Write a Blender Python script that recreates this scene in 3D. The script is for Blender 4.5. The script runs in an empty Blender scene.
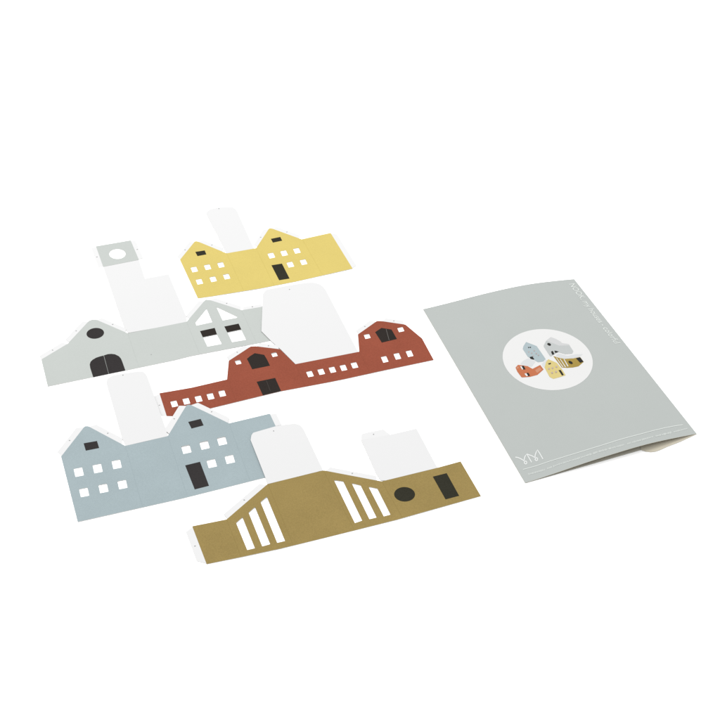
import bpy, bmesh, math, random
from mathutils import Vector
from mathutils.geometry import tessellate_polygon
random.seed(7)
MM = 0.001
scene = bpy.context.scene
C = scene.collection
S = 7.2

# ------------------------------------------------------------------ camera
F_PX, PITCH, CAM_H = 1700.0, 0.688038, 1.0
cam = bpy.data.objects.new('camera', bpy.data.cameras.new('camera'))
C.objects.link(cam)
cam.data.sensor_width = 36; cam.data.lens = 36 * F_PX / 720
cam.location = (0, 0, CAM_H); cam.rotation_euler = (math.pi / 2 - PITCH, 0, 0)
cam.data.clip_start = 0.05; cam.data.clip_end = 100
scene.camera = cam

def ground(px, py, z=0.0):
    """point at height z seen at photo position px,py (720 grid)"""
    x = (px - 360) / F_PX; y = -(py - 360) / F_PX
    dy = math.cos(PITCH) + y * math.sin(PITCH)
    dz = -math.sin(PITCH) + y * math.cos(PITCH)
    k = (CAM_H - z) / -dz
    return (x * k, dy * k)

def on(px, py, h):
    z = 0.0
    for _ in range(6):
        x, y = ground(px, py, z); z = h(x, y)
    return (x, y)

def Z(x0, y0, pts, s=S):                     # points read in an enlarged crop
    return [(x0 + p[0] / s, y0 + p[1] / s) + tuple(p[2:]) for p in pts]

# ------------------------------------------------------------------ materials
def lin(hexc, k=1.0):
    o = []
    for i in (0, 2, 4):
        v = int(hexc[i:i + 2], 16) / 255
        v = v / 12.92 if v <= 0.04045 else ((v + 0.055) / 1.055) ** 2.4
        o.append(min(0.95, v * k))
    return o + [1]

LIGHT = 1.80                                  # radiance of a white horizontal sheet
def paper(name, hexc, var=0.03, rough=0.75, grain=1100, bump=0.12, k=1.0, spec=0.0):
    m = bpy.data.materials.new(name); m.use_nodes = True
    nt = m.node_tree; b = nt.nodes['Principled BSDF']
    base = lin(hexc, k / LIGHT)
    tc = nt.nodes.new('ShaderNodeTexCoord')
    def noise(sc, det):
        n = nt.nodes.new('ShaderNodeTexNoise'); n.inputs['Scale'].default_value = sc
        n.inputs['Detail'].default_value = det; nt.links.new(tc.outputs['Object'], n.inputs['Vector']); return n
    n1 = noise(grain, 3); n2 = noise(28, 2)
    add = nt.nodes.new('ShaderNodeMath'); add.operation = 'MULTIPLY_ADD'
    nt.links.new(n2.outputs['Fac'], add.inputs[0]); add.inputs[1].default_value = 0.5
    nt.links.new(n1.outputs['Fac'], add.inputs[2])
    mr = nt.nodes.new('ShaderNodeMapRange'); nt.links.new(add.outputs[0], mr.inputs['Value'])
    mr.inputs['From Min'].default_value = 0.45; mr.inputs['From Max'].default_value = 1.05
    mr.inputs['To Min'].default_value = 1 - var; mr.inputs['To Max'].default_value = 1 + var
    mx = nt.nodes.new('ShaderNodeVectorMath'); mx.operation = 'SCALE'
    mx.inputs[0].default_value = base[:3]; nt.links.new(mr.outputs[0], mx.inputs['Scale'])
    nt.links.new(mx.outputs[0], b.inputs['Base Color'])
    b.inputs['Roughness'].default_value = rough
    b.inputs['Specular IOR Level'].default_value = spec
    bp = nt.nodes.new('ShaderNodeBump'); bp.inputs['Strength'].default_value = bump
    bp.inputs['Distance'].default_value = 0.0002
    nt.links.new(n1.outputs['Fac'], bp.inputs['Height']); nt.links.new(bp.outputs[0], b.inputs['Normal'])
    return m

M = dict(
    f_yellow=paper('yellow_score', 'e2cd76'), f_red=paper('red_score', '9d5745'), f_grey=paper('grey_score', 'cdd2ce'),
    f_blue=paper('blue_score', 'acbbbf'), f_olive=paper('olive_score', 'a18b55'),
    yellow=paper('yellow_print', 'e7d27c', 0.05), red=paper('brick_red_print', 'a35a47', 0.14),
    grey=paper('pale_grey_green_print', 'd0d5d1', 0.025), blue=paper('blue_grey_print', 'b0bfc3', 0.07),
    olive=paper('olive_print', 'a7915b', 0.13), white=paper('white_card', 'f5f5f5', 0.004),
    tabw=paper('bare_card_tab', 'f8f8f8', 0.004), edge=paper('card_edge', 'f0efec', 0.01),
    dark=paper('charcoal_print', '3f3c3c', 0.12), darkb=paper('warm_black_print', '393431', 0.12),
    darky=paper('dark_olive_print', '3b3a31', 0.2), line=paper('pale_line_print', '8d8a86', 0.02),
    dot=paper('grey_mark', 'b4b4b4', 0.02), sage=paper('sage_grey_paper', 'c5cac7', 0.02),
    cream=paper('cream_paper_lining', 'ddd6c3', 0.03), label=paper('label_white', 'f4f4f3', 0.004), lining=paper('shaded_kraft_lining', 'd6d2c4', 0.03), line2=paper('faint_line_print', '595451', 0.02),
    ink=paper('pale_ink', 'e9eeea', 0.01), inkw=paper('white_ink', 'f2f5f3', 0.01),
    p_blue=paper('picture_blue', 'b9c8cc', 0.05), p_or=paper('picture_orange', 'd07e5a', 0.05),
    p_or2=paper('picture_salmon', 'd99a7c', 0.05), p_yel=paper('picture_yellow', 'e6d48f', 0.05),
    p_grey=paper('picture_grey', 'ccd0cf', 0.03), p_lgrey=paper('picture_pale_grey', 'dcdddd', 0.02),
    p_ol=paper('picture_olive', 'b39a52', 0.08), p_dk=paper('picture_black', '3a3a38', 0.1),
    p_wh=paper('picture_white', 'f2f2f2', 0.01), p_pk=paper('picture_mauve', 'c9b7b4', 0.03),
    p_sh=paper('picture_shade', 'e4e6e7', 0.01))

# ------------------------------------------------------------------ helpers
def area(p): return sum(p[i - 1][0] * p[i][1] - p[i][0] * p[i - 1][1] for i in range(len(p))) / 2
def grow(p, d):
    sg = 1 if area(p) > 0 else -1; out = []
    for i in range(len(p)):
        a = Vector(p[i - 1]); b = Vector(p[i]); c = Vector(p[(i + 1) % len(p)])
        u = (b - a).normalized(); v = (c - b).normalized()
        m = Vector((u.y, -u.x)) + Vector((v.y, -v.x))
        if m.length > 1e-6: b = b + m.normalized() * d * sg
        out.append(tuple(b))
    return out

def rounded(pts):
    """(x, y) or (x, y, radius) corner list -> plain polygon"""
    out = []; n = len(pts)
    for i, p in enumerate(pts):
        r = p[2] if len(p) > 2 else 0
        if not r: out.append((p[0], p[1])); continue
        a = Vector(pts[i - 1][:2]); b = Vector(p[:2]); c = Vector(pts[(i + 1) % n][:2])
        ra = min(r, (a - b).length * .48); rc = min(r, (c - b).length * .48)
        q0 = b + (a - b).normalized() * ra; q1 = b + (c - b).normalized() * rc
        for k in range(6):
            t = k / 5; out.append(tuple(q0 * (1 - t) ** 2 + b * 2 * t * (1 - t) + q1 * t * t))
    return out

def flat_bm(polys, step=None):
    """polys: list of [outline, hole, hole...] in world xy"""
    bm = bmesh.new()
    for loops in polys:
        loops = [[Vector((x, y, 0)) for x, y in l] for l in loops]
        tris = tessellate_polygon(loops)
        vs = [bm.verts.new(v) for l in loops for v in l]
        for t in tris:
            try: f = bm.faces.new([vs[i] for i in t])
            except ValueError: continue
            if f.calc_area() < 1e-13: bm.faces.remove(f)
    bmesh.ops.recalc_face_normals(bm, faces=bm.faces)
    for f in bm.faces:
        f.normal_update()
        if f.normal.z < 0: f.normal_flip()
    if step:
        xs = [v.co.x for v in bm.verts]; ys = [v.co.y for v in bm.verts]
        for ax, lo, hi in ((0, min(xs), max(xs)), (1, min(ys), max(ys))):
            k = math.floor(lo / step) + 1
            while k * step < hi:
                co = Vector((0, 0, 0)); no = Vector((0, 0, 0)); co[ax] = k * step; no[ax] = 1
                bmesh.ops.bisect_plane(bm, geom=bm.verts[:] + bm.edges[:] + bm.faces[:], plane_co=co, plane_no=no)
                k += 1
    return bm

def finish(name, bm, mats, parent=None, h=None, lift=0.0, thick=0.0):
    if h:
        for v in bm.verts: v.co.z = h(v.co.x, v.co.y) + lift
    if thick:
        g = bmesh.ops.extrude_face_region(bm, geom=bm.faces[:])
        # the extruded copy becomes the underside
        for e in g['geom']:
            if isinstance(e, bmesh.types.BMVert): e.co.z -= thick
        bmesh.ops.recalc_face_normals(bm, faces=bm.faces)
    bm.normal_update()
    if len(mats) > 1:
        for f in bm.faces:
            if f.material_index == 0 and f.normal.z < 0.3: f.material_index = 1
    me = bpy.data.meshes.new(name)
    if parent:
        L = parent.location
        for v in bm.verts: v.co -= L
    bm.to_mesh(me); bm.free()
    for m in mats: me.materials.append(m)
    o = bpy.data.objects.new(name, me); C.objects.link(o)
    if parent: o.parent = parent
    return o

def thing(name, label, cat, loc, group=None):
    o = bpy.data.objects.new(name, None); C.objects.link(o); o.location = loc
    o.empty_display_size = 0.02
    o['label'] = label; o['category'] = cat
    if group: o['group'] = group
    return o

def ribbon(p, w):
    out = []; l = []; r = []
    for k, q in enumerate(p):
        a_ = Vector(p[max(k - 1, 0)]); b_ = Vector(p[min(k + 1, len(p) - 1)]); dd = (b_ - a_).normalized()
        n = Vector((-dd.y, dd.x)) * w / 2; q = Vector(q); l.append(tuple(q + n)); r.append(tuple(q - n))
    return [[l[k], l[k + 1], r[k + 1], r[k]] for k in range(len(p) - 1)]

CARD = 0.30 * MM
class Sheet:
    def __init__(self, label, bumps, at, colour, dark, waves):
        self.bumps = [(ground(*c), H * MM, s * MM) for c, H, s in bumps]
        self.waves = waves
        self.colour, self.dark = colour, dark
        x, y = ground(*at)
        self.t = thing('house_cutout', label, 'paper cutout', (x, y, 0), 'flat paper house cut-outs laid on the white surface')
    def h(self, x, y):
        z = CARD + 0.03 * MM
        for (cx, cy), H, s in self.bumps:
            z += H * math.exp(-((x - cx) ** 2 + (y - cy) ** 2) / (2 * s * s))
        a, kx, ky, ph = self.waves
        z += a * MM * (0.5 + 0.5 * math.sin(kx * x + ky * y + ph))
        return z
    def w(self, pts): return [on(p[0], p[1], self.h) for p in rounded(pts)]
    def part(self, name, outline, mat, holes=(), lift=0.0, thick=CARD, label=None, world=False):
        o = [outline if world else self.w(outline)] + [self.w(k) for k in holes]
        ob = finish(name, flat_bm([o], 0.006), [mat, M['edge']] if thick == CARD else [mat], self.t, self.h, lift, thick)
        if label: ob['label'] = label
        return ob
    def facade(self, outline, holes=()): return self.part('facade', outline, self.colour, holes)
    def roof(self, outline, label=None): return self.part('roof_panel', grow(self.w(outline), .2 * MM), M['white'], label=label, lift=-.02 * MM, world=True)
    def tab(self, p, q, w=6.0, ins=3.5, ins2=None, dot=True):
        P = Vector(on(*p, self.h)); Q = Vector(on(*q, self.h)); d = (Q - P).normalized(); n = Vector((-d.y, d.x))
        i2 = ins if ins2 is None else ins2
        P2 = P - n * 0.5 * MM; Q2 = Q - n * 0.5 * MM
        poly = [tuple(P2 + d * .6 * MM), tuple(P + d * ins * MM + n * w * MM), tuple(Q - d * i2 * MM + n * w * MM), tuple(Q2 - d * .6 * MM)]
        self.part('glue_tab', poly, M['tabw'], lift=-.04 * MM, world=True)
        if dot:
            c = (P + Q) / 2 + n * w * 0.55 * MM; self.mark((c.x, c.y), d)
    def mark(self, c, d=Vector((1, 0))):
        n = Vector((-d.y, d.x)); c = Vector(c); a, b = .55 * MM, .8 * MM
        poly = [tuple(c + d * a * math.cos(k) + n * b * math.sin(k)) for k in [i * math.pi / 4 for i in range(8)]]
        self.part('tab_mark', poly, M['dot'], lift=0.05 * MM, thick=0.03 * MM, world=True)
    def pmark(self, px, py): self.mark(on(px, py, self.h))
    def dk(self, name, outline, mat=None, lift=0.06, label=None):
        self.part(name, outline, mat or self.dark, lift=lift * MM, thick=0.03 * MM, label=label)
    def folds(self, mat, *lines):          # scored fold lines between the walls
        for a, b in lines:
            self.part('fold_line', self.w(ribbon([a, b], .42)[0]), mat, lift=.03 * MM, thick=.01 * MM, world=True)
    def circle(self, px, py, half):
        a = Vector(on(px, py, self.h)); b = Vector(on(px + half, py, self.h)); r = (b - a).length
        return [(a.x + r * math.cos(k * math.pi / 30), a.y + r * math.sin(k * math.pi / 30)) for k in range(60)]

def win(c, u, v):      # window parallelogram from centre and half edges (crop units)
    return [(c[0] - u[0] - v[0], c[1] - u[1] - v[1]), (c[0] + u[0] - v[0], c[1] + u[1] - v[1]),
            (c[0] + u[0] + v[0], c[1] + u[1] + v[1]), (c[0] - u[0] + v[0], c[1] - u[1] + v[1])]

# ------------------------------------------------------------------ yellow sheet
s = Sheet('yellow paper house cut-out with two small gables, farthest back on the table',
          [], (265, 268), M['yellow'], M['darky'], (0.25, 60, 25, 0.4))
A = (170, 200); B = (260, 200)
holes = [Z(*A, win(c, (20, -3.8), (7, 17))) for c in ((175, 500), (271, 483), (367, 467), (212, 588), (311, 570), (408, 551))]
holes += [Z(*B, win(c, (20, -4), (8, 17))) for c in ((82, 400), (174, 383), (266, 365), (219, 465), (314, 447))]
s.facade(Z(*A, [(72, 430), (180, 297, .8), (196, 297, .6), (408, 384), (620, 347)]) +
         Z(*B, [(66, 204, .6), (80, 203, .6), (300, 283), (508, 237), (667, 494), (500, 532), (250, 589), (0, 637)]) +
         Z(*A, [(500, 661), (300, 694), (201, 708, .5)]), holes)
s.roof(Z(*A, [(409, 383), (264, 104), (262, 90, 1.4), (285, 68, 2), (345, 54), (450, 48, 3), (478, 70, 2.5), (604, 349)]))
s.pmark(170 + 352 / S, 200 + 62 / S)
a = lambda x, y: (170 + x / S, 200 + y / S); b = lambda x, y: (260 + x / S, 200 + y / S)
s.tab(a(72, 430), a(180, 297), 5); s.tab(a(200, 297), a(380, 371), 5)
s.tab(b(-20, 340), b(66, 204), 5); s.tab(b(82, 203), b(285, 277), 5); s.tab(b(508, 237), b(667, 494), 5.5, 4, dot=False)
s.dk('attic_window', Z(*A, [(182, 374), (250, 363), (262, 392), (198, 404)]))
s.dk('attic_window', Z(*B, [(78, 280), (146, 266), (160, 293), (93, 307)]))
s.dk('door', Z(*B, [(82, 470), (158, 458), (213, 566), (138, 578)]))
s.folds(M['f_yellow'], ((226.7, 253.4), (243.6, 290.4)), ((256.1, 248.4), (274, 285.2)), ((302.4, 239.5), (322.2, 274.2)))

# ------------------------------------------------------------------ pale grey sheet
s = Sheet('pale grey paper house cut-out with an arched charcoal double door',
          [], (150, 350), M['grey'], M['dark'], (0.25, 50, -30, 1.4))
Cc = (30, 300); D = (90, 230); E = (120, 290); F = (190, 280)
holes = [Z(*F, [(119, 207), (161, 303), (46, 328), (39, 305)]), Z(*F, [(190, 194), (338, 262), (341, 271), (235, 291)]),
         Z(*F, [(95, 413), (194, 391), (230, 460), (125, 479)]), Z(*F, [(270, 378), (369, 357), (405, 430), (303, 447)])]
s.facade(Z(*Cc, [(82, 428), (272, 314), (425, 150), (447, 141, 1), (475, 141, 1), (705, 240)]) + Z(*E, [(480, 228), (610, 76)]) +
         Z(*F, [(112, 141, .8), (140, 143, .8), (372, 217), (530, 191), (640, 425), (580, 437), (0, 548)]) +
         Z(*E, [(400, 503), (40, 580)]) + Z(*Cc, [(453, 555), (128, 621)]), holes)
s.roof(Z(*D, [(274, 740), (240, 680), (97, 266), (352, 216), (395, 350), (565, 318), (692, 622), (694, 663)]))
# small square chimney top with a round hole
hx = [on(D[0] + (197 + 59 * math.cos(k)) / S, D[1] + (172 + 36 * math.sin(k)) / S, s.h) for k in [i * math.pi / 20 for i in range(40)]]
o = finish('chimney_top', flat_bm([[s.w(Z(*D, [(43, 117), (292, 74), (352, 214), (95, 265)])), hx]], 0.006), [s.colour, M['edge']], s.t, s.h, 0, CARD)
d = lambda x, y: (D[0] + x / S, D[1] + y / S)
s.tab(d(95, 265), d(43, 117), 4.8, 1.5); s.tab(d(292, 74), d(352, 214), 4.8, 1.5)
c = lambda x, y: (Cc[0] + x / S, Cc[1] + y / S); e = lambda x, y: (E[0] + x / S, E[1] + y / S); f = lambda x, y: (F[0] + x / S, F[1] + y / S)
s.tab(c(82, 428), c(272, 314), 5.5, 2); s.tab(c(278, 307), c(425, 150), 5.5, 3); s.tab(c(475, 141), c(690, 233), 5, 3)
s.tab(e(495, 210), e(610, 76), 5, 3, dot=False); s.tab(f(140, 143), f(368, 216), 5, 3); s.tab(f(376, 216), f(530, 191), 4.5, 2)
s.part('attic_window', s.circle(Cc[0] + 470 / S, Cc[1] + 240 / S, 62.5 / S), s.dark, lift=.06 * MM, thick=.03 * MM, world=True)
s.dk('door', Z(*Cc, [(455, 556), (434, 490), (430, 465), (436, 445), (450, 431), (475, 416), (505, 406), (530, 400), (566, 533)]), label='left leaf of the arched charcoal door')
s.dk('door', Z(*Cc, [(532, 399), (560, 390), (585, 388), (612, 391), (640, 405), (655, 422), (664, 443), (687, 508), (567.6, 532.6)]), label='right leaf of the arched charcoal door')
s.dk('window_blind', Z(*F, [(72, 368), (178, 345), (194, 391), (92, 412)]), M['darkb'])
s.dk('window_blind', Z(*F, [(247, 335), (350, 314), (369, 356), (268, 377)]), M['darkb'])
s.pmark(*e(225, 465))
s.folds(M['f_grey'], ((127.8, 333.5), (139, 367.2)), ((186.7, 322), (199.5, 353.5)), ((241.7, 310.4), (256.3, 342.7)))

# ------------------------------------------------------------------ red sheet
s = Sheet('brick red paper barn cut-out with two barn gables',
          [((265, 328), 0.85, 38)], (290, 380), M['red'], M['darkb'], (0.2, 45, 20, 2.0))
H = (150, 340); I = (230, 330); G = (260, 270); J = (345, 300); G4 = (260, 270)
holes = [Z(*H, win(k, (21.5, -4.5), (7, 20))) for k in ((175, 460), (262, 441), (350, 424), (436, 406), (520, 385))]
holes += [Z(*I, win(k, (18.5, -4), (6.5, 13.5))) for k in ((59, 232), (320, 177))]
holes += [Z(*J, win(k, (19, -4), (6.5, 14.5))) for k in ((160, 262), (402, 213))]
holes += [Z(*G4, win(k, (11, -2.2), (4.6, 10.5)), 4) for k in ((200, 416), (245, 407), (290, 399), (334, 391), (378, 381))]
holes += [Z(*J, win(k, (19, -4), (9, 20.5))) for k in ((286, 427), (377, 405), (465, 386))]
s.facade(Z(*H, [(68, 383), (300, 343), (555, 284), (567, 150)]) + Z(*I, [(150, 118, .6), (185, 117, .6), (360, 138), (470, 246)]) +
         Z(*G, [(480, 634), (706, 590)]) + Z(*J, [(103, 371), (93, 248), (230, 151, .6), (258, 151, .6), (435, 177), (555, 277), (639, 432), (300, 503), (0, 569)]) +
         Z(*I, [(720, 375), (368, 441), (0, 530)]) + Z(*H, [(440, 491), (163, 548), (120, 547)]), holes)
s.roof(Z(*G, [(257, 677), (151, 571), (82, 511), (12, 440), (22, 172, 1), (45, 142, 2), (200, 112), (330, 92), (395, 90, 3), (440, 106, 3), (468, 135, 3), (690, 560), (706, 589)]))
s.pmark(260 + 212 / S, 270 + 140 / S)
i = lambda x, y: (I[0] + x / S, I[1] + y / S); j = lambda x, y: (J[0] + x / S, J[1] + y / S); h_ = lambda x, y: (H[0] + x / S, H[1] + y / S)
s.tab(h_(120, 547), h_(68, 383), 6, 3); s.tab(i(-10, 220), i(145, 121), 5.5, 3); s.tab(i(188, 118), i(356, 138), 5.5, 2)
s.tab(j(95, 246), j(225, 154), 5.5, 3); s.tab(j(262, 152), j(432, 176), 5.5, 3)
s.dk('attic_window', Z(*I, [(122, 208), (145, 188), (178, 167), (246, 179), (265, 210), (288, 257), (160, 283)]))
s.dk('attic_window', Z(*J, [(217, 232), (262, 201), (335, 213), (374, 281), (265, 307)]))
s.dk('door', Z(*I, [(192, 373), (325, 345), (368, 440), (237, 471)]))
s.dk('door_gap_line', ribbon(Z(*J, [(296, 210), (318, 290)]), .28)[0], M['line'], lift=.1)
s.dk('door_gap_line', ribbon(Z(*I, [(262, 365), (290, 440)]), .3)[0], M['line2'], lift=.1)
s.folds(M['f_red'], ((295.4, 364.5), (305.2, 386)), ((359.4, 352), (370, 373.1)), ((227.7, 379.6), (236.3, 401.4)))

# ------------------------------------------------------------------ blue sheet
s = Sheet('blue grey paper house cut-out with two gables, its right end tucked under the olive cut-out',
          [((192, 402), 1.15, 36)], (170, 470), M['blue'], M['dark'], (0.25, -40, 35, 0.9))
K = (50, 415); Lr = (90, 360); Mm = (150, 390); N = (220, 400)
holes = [Z(*K, win(q, (30.5, -6), (6.5, 29))) for q in ((207, 411), (343, 385), (480, 355), (246, 557), (385, 528), (522, 500))]
holes += [Z(*Mm, win(q, (30, -6.5), (8, 27))) for q in ((262, 427), (393, 397), (519, 367), (445, 529), (575, 499))]
s.facade(Z(*K, [(80, 299), (250, 81, .8), (274, 80, .8), (541, 222)]) + Z(*Lr, [(400, 586), (560, 548)]) +
         Z(*Mm, [(264, 108, .8), (288, 105, .8), (569, 240)]) + Z(*N, [(358, 98), (551, 503), (328, 557), (0, 641)]) +
         Z(*Mm, [(216, 785)]) + Z(*K, [(200, 769)]), holes)
s.roof(Z(*Lr, [(258, 616), (232, 560), (120, 165), (124, 138, 1.5), (160, 112, 2), (235, 98), (350, 82), (385, 84, 2), (408, 110, 2), (535, 470), (559, 547)]))
s.pmark(90 + 237 / S, 360 + 109 / S)
k_ = lambda x, y: (K[0] + x / S, K[1] + y / S); m_ = lambda x, y: (Mm[0] + x / S, Mm[1] + y / S); n_ = lambda x, y: (N[0] + x / S, N[1] + y / S)
s.tab(k_(80, 299), k_(248, 83), 6, 4); s.tab(k_(276, 81), k_(520, 211), 6, 4, 5)
s.tab(m_(135, 318), m_(262, 110), 6, 4, 2.5); s.tab(m_(290, 106), m_(566, 239), 6, 4); s.tab(n_(358, 98), n_(402, 190), 5.5, 2, 0, dot=False)
s.dk('attic_window', Z(*K, [(242, 204), (338, 187), (354, 238), (258, 257)]))
s.dk('attic_window', Z(*Mm, [(275, 230), (365, 208), (386, 255), (299, 278)]))
s.dk('door', Z(*Mm, [(253, 543), (360, 517), (425, 690), (322, 716)]))
s.folds(M['f_blue'], ((125.5, 446.2), (142.3, 506.1)), ((167.9, 436.3), (187.1, 495.5)), ((229.2, 423.6), (250.1, 480.6)))

# ------------------------------------------------------------------ olive sheet
s = Sheet('olive brown paper hall cut-out with tall slit windows, nearest in front',
          [((263, 455), 1.0, 42)], (335, 510), M['olive'], M['darky'], (0.25, 42, 18, 0.2))
O = (180, 480); Pp = (230, 450); Q = (300, 440); R = (390, 420)
holes = [Z(*O, q) for q in ([(404, 309), (450, 268), (540, 491), (484, 504)], [(494, 235), (540, 194), (650, 462), (592, 478)])]
holes += [Z(*Pp, [(220, 375), (265, 336), (397, 655), (340, 668)])]
holes += [Z(*Q, q) for q in ([(245, 289), (312, 299), (448, 580), (395, 598)], [(373, 312), (437, 327), (552, 558), (500, 570)],
                             [(494, 337), (557, 350), (652, 537), (603, 550)])]
s.facade(Z(*O, [(88, 333), (335, 284)]) + Z(*Pp, [(270, 246), (400, 213), (667, 148)]) + Z(*Q, [(150, 221, .6), (178, 220, .6), (588, 298)]) +
         Z(*R, [(300, 355), (508, 298), (655, 548), (50, 718)]) + Z(*Q, [(120, 719)]) + Z(*O, [(720, 495), (450, 553), (192, 606, .5)]), holes)
s.roof(Z(*N, [(345, 603), (328, 557), (222, 288), (227, 255, .8), (240, 236, .8), (400, 190), (480, 176), (540, 170, 2), (578, 182, 2), (602, 212, 2), (615, 240), (733, 490), (741, 507)]),
       label='large bare white roof panel lying on the blue grey sheet')
s.pmark(220 + 386 / S, 400 + 223 / S)
s.roof(Z(340, 420, [(490, 722), (435, 640), (256, 242), (600, 178), (720, 150)], 12) + Z(*R, [(190, 62), (335, 334), (341, 343)]) + [(385.5, 480.3)])
s.part('glue_tab', Z(340, 420, [(262, 250), (256, 240), (257, 168), (340, 146), (520, 110), (600, 176), (596, 186)], 12), M['tabw'], lift=-.04 * MM)
s.pmark(340 + 403 / 12, 420 + 172 / 12)
o_ = lambda x, y: (O[0] + x / S, O[1] + y / S); q_ = lambda x, y: (Q[0] + x / S, Q[1] + y / S)
s.tab(o_(190, 606), o_(88, 333), 6.5, 6, 4.5); s.tab(o_(337, 282), o_(628, 34), 6, 3); s.tab(q_(180, 221), q_(560, 293), 5.5, 3)
s.part('round_window', s.circle(R[0] + 105 / S, R[1] + 535 / S, 75 / S), s.dark, lift=.06 * MM, thick=.03 * MM, world=True)
s.dk('door', Z(*R, [(308, 408), (408, 383), (498, 546), (400, 572)]))
s.folds(M['f_olive'], ((226.8, 519.8), (241, 556.2)), ((268, 484.3), (293.2, 544.9)), ((323.6, 470.9), (354.2, 529.6)), ((382, 481.8), (402.3, 517.4)))

# ------------------------------------------------------------------ envelope
TLp, TRp, BRp, BLp = (423.3, 309.3), (574.3, 279.3), (696.7, 433.7), (525.2, 482.8)
e0 = 0.7 * MM
TL, TR, BR, BL = [Vector(ground(*p, e0)) for p in (TLp, TRp, BRp, BLp)]
BULGE = 4.9 * MM
def st(x, y):
    p = Vector((x, y)); s_, t_ = .5, .5
    for _ in range(8):
        q = TL * (1 - s_) * (1 - t_) + TR * s_ * (1 - t_) + BL * (1 - s_) * t_ + BR * s_ * t_
        du = (TR - TL) * (1 - t_) + (BR - BL) * t_; dv = (BL - TL) * (1 - s_) + (BR - TR) * s_
        r = p - q; det = du.x * dv.y - du.y * dv.x
        s_ += (r.x * dv.y - r.y * dv.x) / det; t_ += (du.x * r.y - du.y * r.x) / det
    return s_, t_
def bulge(s_, t_):
    s_ = min(max(s_, 0), 1)
    t_ = min(max(t_, 0), 1)
    edge = 4 * s_ * (1 - s_)
    wave = .16 * MM * edge * (math.sin(9 * s_ + 5 * t_) * math.sin(7 * t_ + 1 - 3 * s_) + .5 * math.sin(17 * s_ - 6 * t_ + 2))
    return e0 + BULGE * math.sin(math.pi * s_ ** 1.36) * (1 - .12 * math.sin(math.pi * t_)) + wave
def eh(x, y): return bulge(*st(x, y))

cx, cy = ground(560, 375)
env = thing('envelope', 'sage grey paper envelope with a round picture, open along its front edge', 'envelope', (cx, cy, 0))
def grid_panel(name, zf, mats, n=56, thick=.3 * MM, t0=0, t1=1):
    bm = bmesh.new(); V = []
    for a_ in range(n + 1):
        row = []
        for b_ in range(n + 1):
            s_ = a_ / n; t_ = t0 + (t1 - t0) * b_ / n
            q = TL * (1 - s_) * (1 - t_) + TR * s_ * (1 - t_) + BL * (1 - s_) * t_ + BR * s_ * t_
            row.append(bm.verts.new((q.x, q.y, zf(s_, t_))))
        V.append(row)
    for a_ in range(n):
        for b_ in range(n): bm.faces.new((V[a_][b_], V[a_][b_ + 1], V[a_ + 1][b_ + 1], V[a_ + 1][b_]))
    ob = finish(name, bm, mats, env, None, 0, thick)
    for p in ob.data.polygons: p.use_smooth = True
    ob.data.set_sharp_from_angle(angle=math.radians(35))
    return ob
grid_panel('front_panel', bulge, [M['sage'], M['cream']])
grid_panel('back_panel', lambda s_, t_: .33 * MM, [M['lining'], M['sage']], 12, .25 * MM)
# far end closed by an added wall that keeps back light out
bm = bmesh.new(); n = 56; top = []; bot = []
for a_ in range(n + 1):
    s_ = a_ / n; q = TL + (TR - TL) * s_ + (TL - BL).normalized() * .25 * MM
    top.append(bm.verts.new((q.x, q.y, bulge(s_, 0)))); bot.append(bm.verts.new((q.x, q.y, .1 * MM)))
for a_ in range(n): bm.faces.new((top[a_], top[a_ + 1], bot[a_ + 1], bot[a_]))
finish('added_end_wall', bm, [M['sage']], env)
# cream seam flap sticking out of the open edge
V_ = (635, 405); vz = 720 / 70
fl = Z(*V_, [(60, 462), (110, 479), (165, 485), (215, 478), (265, 460), (330, 430), (400, 403), (470, 376), (560, 334), (632, 300)], vz)
fp = [ground(*p, .35 * MM) for p in fl]
back = [ground(x, y, .35 * MM) for x, y in ((690, 434.8), (641, 448.4))]
back = [(x, y + .004) for x, y in back]
finish('seam_flap', flat_bm([[fp + back]], .01), [M['cream']], env, lambda x, y: .62 * MM, 0, .2 * MM)

def decal(name, polys, mat, lift, step=.004, parent=None):
    w = [[[on(p[0], p[1], eh) for p in l] for l in loops] for loops in polys]
    return finish(name, flat_bm(w, step), [mat], parent or env, eh, lift)

# round picture
bm = flat_bm([[[on(547.7 + 45.1 * math.cos(k * math.pi / 48), 359.7 + 3.3 * math.cos(k * math.pi / 48) + 30.4 * math.sin(k * math.pi / 48), eh) for k in range(96)]]], .004)
disc = finish('round_picture', bm, [M['label']], env, eh, .08 * MM)

def pic(label, shapes):
    bm = bmesh.new(); mats = []; lay = .0
    for origin, mat, pts in shapes:
        if mat not in mats: mats.append(mat)
        pts = Z(*origin, pts, 12)
        w = [on(p[0], p[1], eh) for p in rounded(pts)]
        b2 = flat_bm([[w]], .004); lay += .04
        for v in b2.verts: v.co.z = eh(v.co.x, v.co.y) + (.1 + lay) * MM
        for f_ in b2.faces: f_.material_index = mats.index(mat)
        me = bpy.data.meshes.new('tmp'); b2.to_mesh(me); b2.free()
        bm.from_mesh(me); bpy.data.meshes.remove(me)
    me = bpy.data.meshes.new('printed_house')
    for v in bm.verts: v.co -= env.location
    bm.to_mesh(me); bm.free()
    for m in mats: me.materials.append(M[m])
    o = bpy.data.objects.new('printed_house', me); C.objects.link(o); o.parent = disc
    o['label'] = label
X = (495, 325); Y = (540, 325)
def dotp(x, y, r): return [(x + r * math.cos(k), y + r * math.sin(k)) for k in [q * math.pi / 4 for q in range(8)]]
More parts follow.
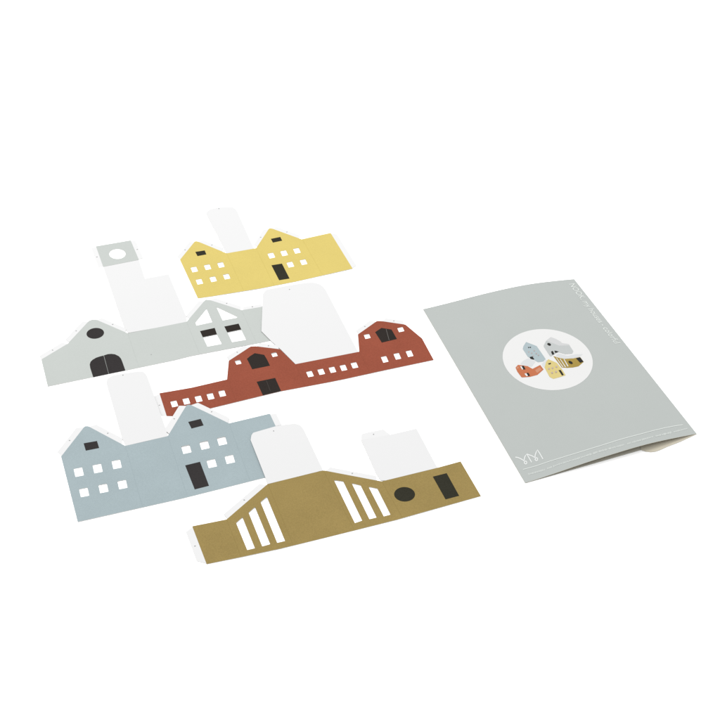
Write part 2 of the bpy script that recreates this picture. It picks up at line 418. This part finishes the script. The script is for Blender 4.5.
pic('tiny printed orange house', [
    (X, 'p_sh', [(305, 470), (340, 430), (400, 400), (440, 412), (485, 440), (440, 500), (360, 492)]),
    (X, 'p_or', [(246, 512, .6), (276, 479, .6), (390, 495), (450, 528), (542, 481), (583, 535), (510, 600), (420, 624), (320, 632, 1), (268, 562)]),
    (X, 'p_or2', [(480, 545), (535, 508), (562, 538), (505, 578)]),
    (X, 'p_or2', dotp(272, 515, 14)),
    (X, 'p_wh', [(300, 498), (322, 498), (345, 532), (325, 538)]), (X, 'p_dk', [(318, 494), (345, 492), (366, 535), (340, 537)]),
    (X, 'p_wh', [(352, 588), (378, 582), (398, 612), (378, 620)]), (X, 'p_dk', [(375, 580), (400, 577), (420, 610), (397, 615)])])
pic('tiny printed blue house', [
    (X, 'p_blue', [(333, 290), (341, 255), (374, 205), (500, 254), (608, 410), (580, 440), (515, 449), (460, 415), (395, 385)]),
    (X, 'p_dk', [(395, 262), (408, 268), (432, 262), (430, 280), (415, 272), (400, 281)]),
    (X, 'p_dk', [(415, 386), (448, 379), (472, 412), (462, 418), (425, 408)])] +
    [(X, 'p_pk', dotp(x, y, 8)) for x, y in ((405, 325), (440, 340), (470, 310), (455, 375), (495, 345), (520, 365))])
pic('tiny printed yellow house', [
    (Y, 'p_sh', [(20, 470), (75, 415), (95, 440), (60, 520), (35, 500)]),
    (Y, 'p_yel', [(55, 512), (72, 445), (99, 412), (200, 455), (262, 530), (308, 605, .5), (235, 628), (160, 649, 1), (115, 625)]),
    (Y, 'p_dk', [(95, 458), (108, 462), (130, 453), (131, 470), (105, 478)]),
    (Y, 'p_dk', [(221, 545), (248, 541), (286, 601), (264, 609)])] +
    [(Y, 'p_pk', dotp(x, y, 11)) for x, y in ((108, 528), (150, 520), (197, 505), (145, 578), (192, 566))])
pic('tiny printed pale grey house', [
    (Y, 'p_sh', [(215, 340), (330, 372), (430, 352), (512, 352), (470, 385), (370, 402), (280, 402), (190, 370)]),
    (Y, 'p_lgrey', [(75, 190), (128, 146, .4), (190, 168), (250, 203), (262, 218), (345, 230, .4), (400, 318), (385, 345), (300, 350), (180, 300)]),
    (Y, 'p_grey', [(42, 255, 1), (75, 190), (140, 215), (230, 250), (350, 245), (398, 315), (385, 345), (300, 350), (215, 325), (125, 382, 1)]),
    (Y, 'p_dk', [(84, 232), (95, 217), (120, 222), (134, 240), (122, 254), (100, 248)]),
    (Y, 'p_dk', [(132, 322), (150, 312), (160, 325), (172, 352), (150, 362), (140, 345)]),
    (Y, 'p_dk', [(172, 310), (195, 314), (225, 322), (205, 332), (182, 338)])])
pic('tiny printed olive house', [
    (Y, 'p_ol', [(158, 373), (220, 392), (290, 408), (400, 402), (482, 385, .5), (525, 443), (462, 498), (395, 512), (330, 516), (262, 513)]),
    (Y, 'p_wh', [(192, 392), (200, 393), (282, 508), (272, 509)]), (Y, 'p_wh', [(235, 405), (244, 406), (312, 506), (302, 508)]),
    (Y, 'p_wh', [(282, 412), (292, 412), (342, 498), (330, 500)]),
    (Y, 'p_dk', [(338, 438), (358, 432), (385, 445), (395, 466), (375, 472), (350, 460)]),
    (Y, 'p_dk', [(432, 402), (480, 390), (522, 442), (482, 456)])])

# emblem
W = (515, 445)
def stroke_loops(paths, w):
    out = []
    for p in paths:
        for q in ribbon(p, w): out.append([q])
    return out
def loop(cx_, cy_, rx, ry): return [(cx_ + rx * math.cos(a_), cy_ + ry * math.sin(a_)) for a_ in [k * math.pi / 8 for k in range(17)]]
emb = [[(4, 147), (35, 152), (62, 163), (90, 178), (112, 196)], loop(127, 212, 15, 17),
       [(112, 196), (110, 175), (120, 138), (140, 110), (165, 150), (200, 210)],
       [(140, 110), (170, 120), (205, 132), (240, 153)], loop(257, 172, 15, 17),
       [(240, 153), (242, 120), (255, 85), (268, 60), (295, 100), (336, 170)]]
decal('logo', stroke_loops([Z(*W, p, 12) for p in emb], 1.05), M['inkw'], .12 * MM, None)
line_pts = [(522.9, 469.6), (536, 466), (550, 461.2), (575, 453.6), (600, 445.9), (620, 439.6), (640, 434.3), (652, 431), (665, 427.9), (675, 426), (683, 424.8)]
decal('printed_line', stroke_loops([line_pts], .75), M['ink'], .15 * MM, .004)
# fine print: a row of tiny unreadable strokes
fpz = [(527.8, 474.6), (543.9, 470), (560, 463.9), (576.7, 458.9), (600, 451.3), (623.3, 445), (652.5, 436.9), (670, 432.9), (687, 428.6)]
gaps = [(533.5, 534.2), (544.3, 547), (552, 552.8), (562.3, 563.2), (571, 571.8), (580, 580.6), (591, 592.5), (598, 598.7), (607.5, 608.3), (616, 616.6), (624, 627), (631, 632), (641, 641.6), (652.8, 655), (661, 661.6), (671.6, 673.5), (680, 680.6)]
fine = []; x = 527.8
while x < 687:
    if any(a_ <= x <= b_ for a_, b_ in gaps): x += .3; continue
    for k in range(len(fpz) - 1):
        if fpz[k][0] <= x <= fpz[k + 1][0]:
            t_ = (x - fpz[k][0]) / (fpz[k + 1][0] - fpz[k][0]); yy = fpz[k][1] + t_ * (fpz[k + 1][1] - fpz[k][1])
    hh = random.choice((.6, .65, .95)); ww = random.choice((.25, .42, .5))
    fine.append([[(x - .28 * hh, yy - hh), (x + ww - .28 * hh, yy - hh - .1), (x + ww + .28 * hh, yy + hh - .1), (x + .28 * hh, yy + hh)]])
    x += ww + random.choice((.18, .26))
decal('fine_print', fine, M['ink'], .15 * MM, None)

# lettering down the right side
cu = bpy.data.curves.new('lettering', 'FONT'); cu.body = 'NOOK, my houses - colorful'; cu.size = 1; cu.resolution_u = 3
cu.space_character = 1.02; cu.offset = 0.012
to = bpy.data.objects.new('tmp_text', cu); C.objects.link(to); bpy.context.view_layer.update()
me = bpy.data.meshes.new_from_object(to.evaluated_get(bpy.context.evaluated_depsgraph_get()))
bpy.data.objects.remove(to)
bm = bmesh.new(); bm.from_mesh(me); bpy.data.meshes.remove(me)
xm = max(v.co.x for v in bm.verts)
p0 = Vector(on(568.6, 283.9, eh)); p1 = Vector(on(614.8, 343.9, eh)); dv = (p1 - p0); n = Vector((-dv.y, dv.x)).normalized()
capw = (Vector(on(574, 283.2, eh)) - Vector(on(568.6, 283.9, eh))).length
for v in bm.verts:
    q = p0 + dv * (v.co.x / xm) + n * (v.co.y * capw * 1.5)
    v.co = (q.x, q.y, eh(q.x, q.y) + .15 * MM)
for f_ in bm.faces:
    f_.normal_update()
    if f_.normal.z < 0: f_.normal_flip()
finish('lettering', bm, [M['ink']], env)

# ------------------------------------------------------------------ surface under everything
bm = bmesh.new(); bmesh.ops.create_grid(bm, x_segments=8, y_segments=8, size=6)
tm = paper('white_tabletop', 'ffffff', 0.004, .8, 300, .02, k=1.68)
g = finish('table_surface', bm, [tm]); g.location = (0, 3, 0)
g['kind'] = 'structure'

# ------------------------------------------------------------------ light
w = bpy.data.worlds.new('World'); scene.world = w; w.use_nodes = True
bg = w.node_tree.nodes['Background']; bg.inputs['Color'].default_value = (1, 1, 1, 1); bg.inputs['Strength'].default_value = 1.32
def softbox(name, loc, target, size, power):
    l = bpy.data.lights.new(name, 'AREA'); l.shape = 'RECTANGLE'; l.size = size[0]; l.size_y = size[1]; l.energy = power
    o = bpy.data.objects.new(name, l); C.objects.link(o); o.location = loc
    o.rotation_euler = (Vector(target) - Vector(loc)).to_track_quat('-Z', 'Y').to_euler()
softbox('softbox', (-0.5, 2.6, 2.2), (0.0, 1.25, 0), (1.6, 1.2), 43)

scene.view_settings.view_transform = 'Standard'; scene.view_settings.look = 'None'
scene.view_settings.exposure = 0; scene.view_settings.gamma = 1
scene.render.engine = 'CYCLES'
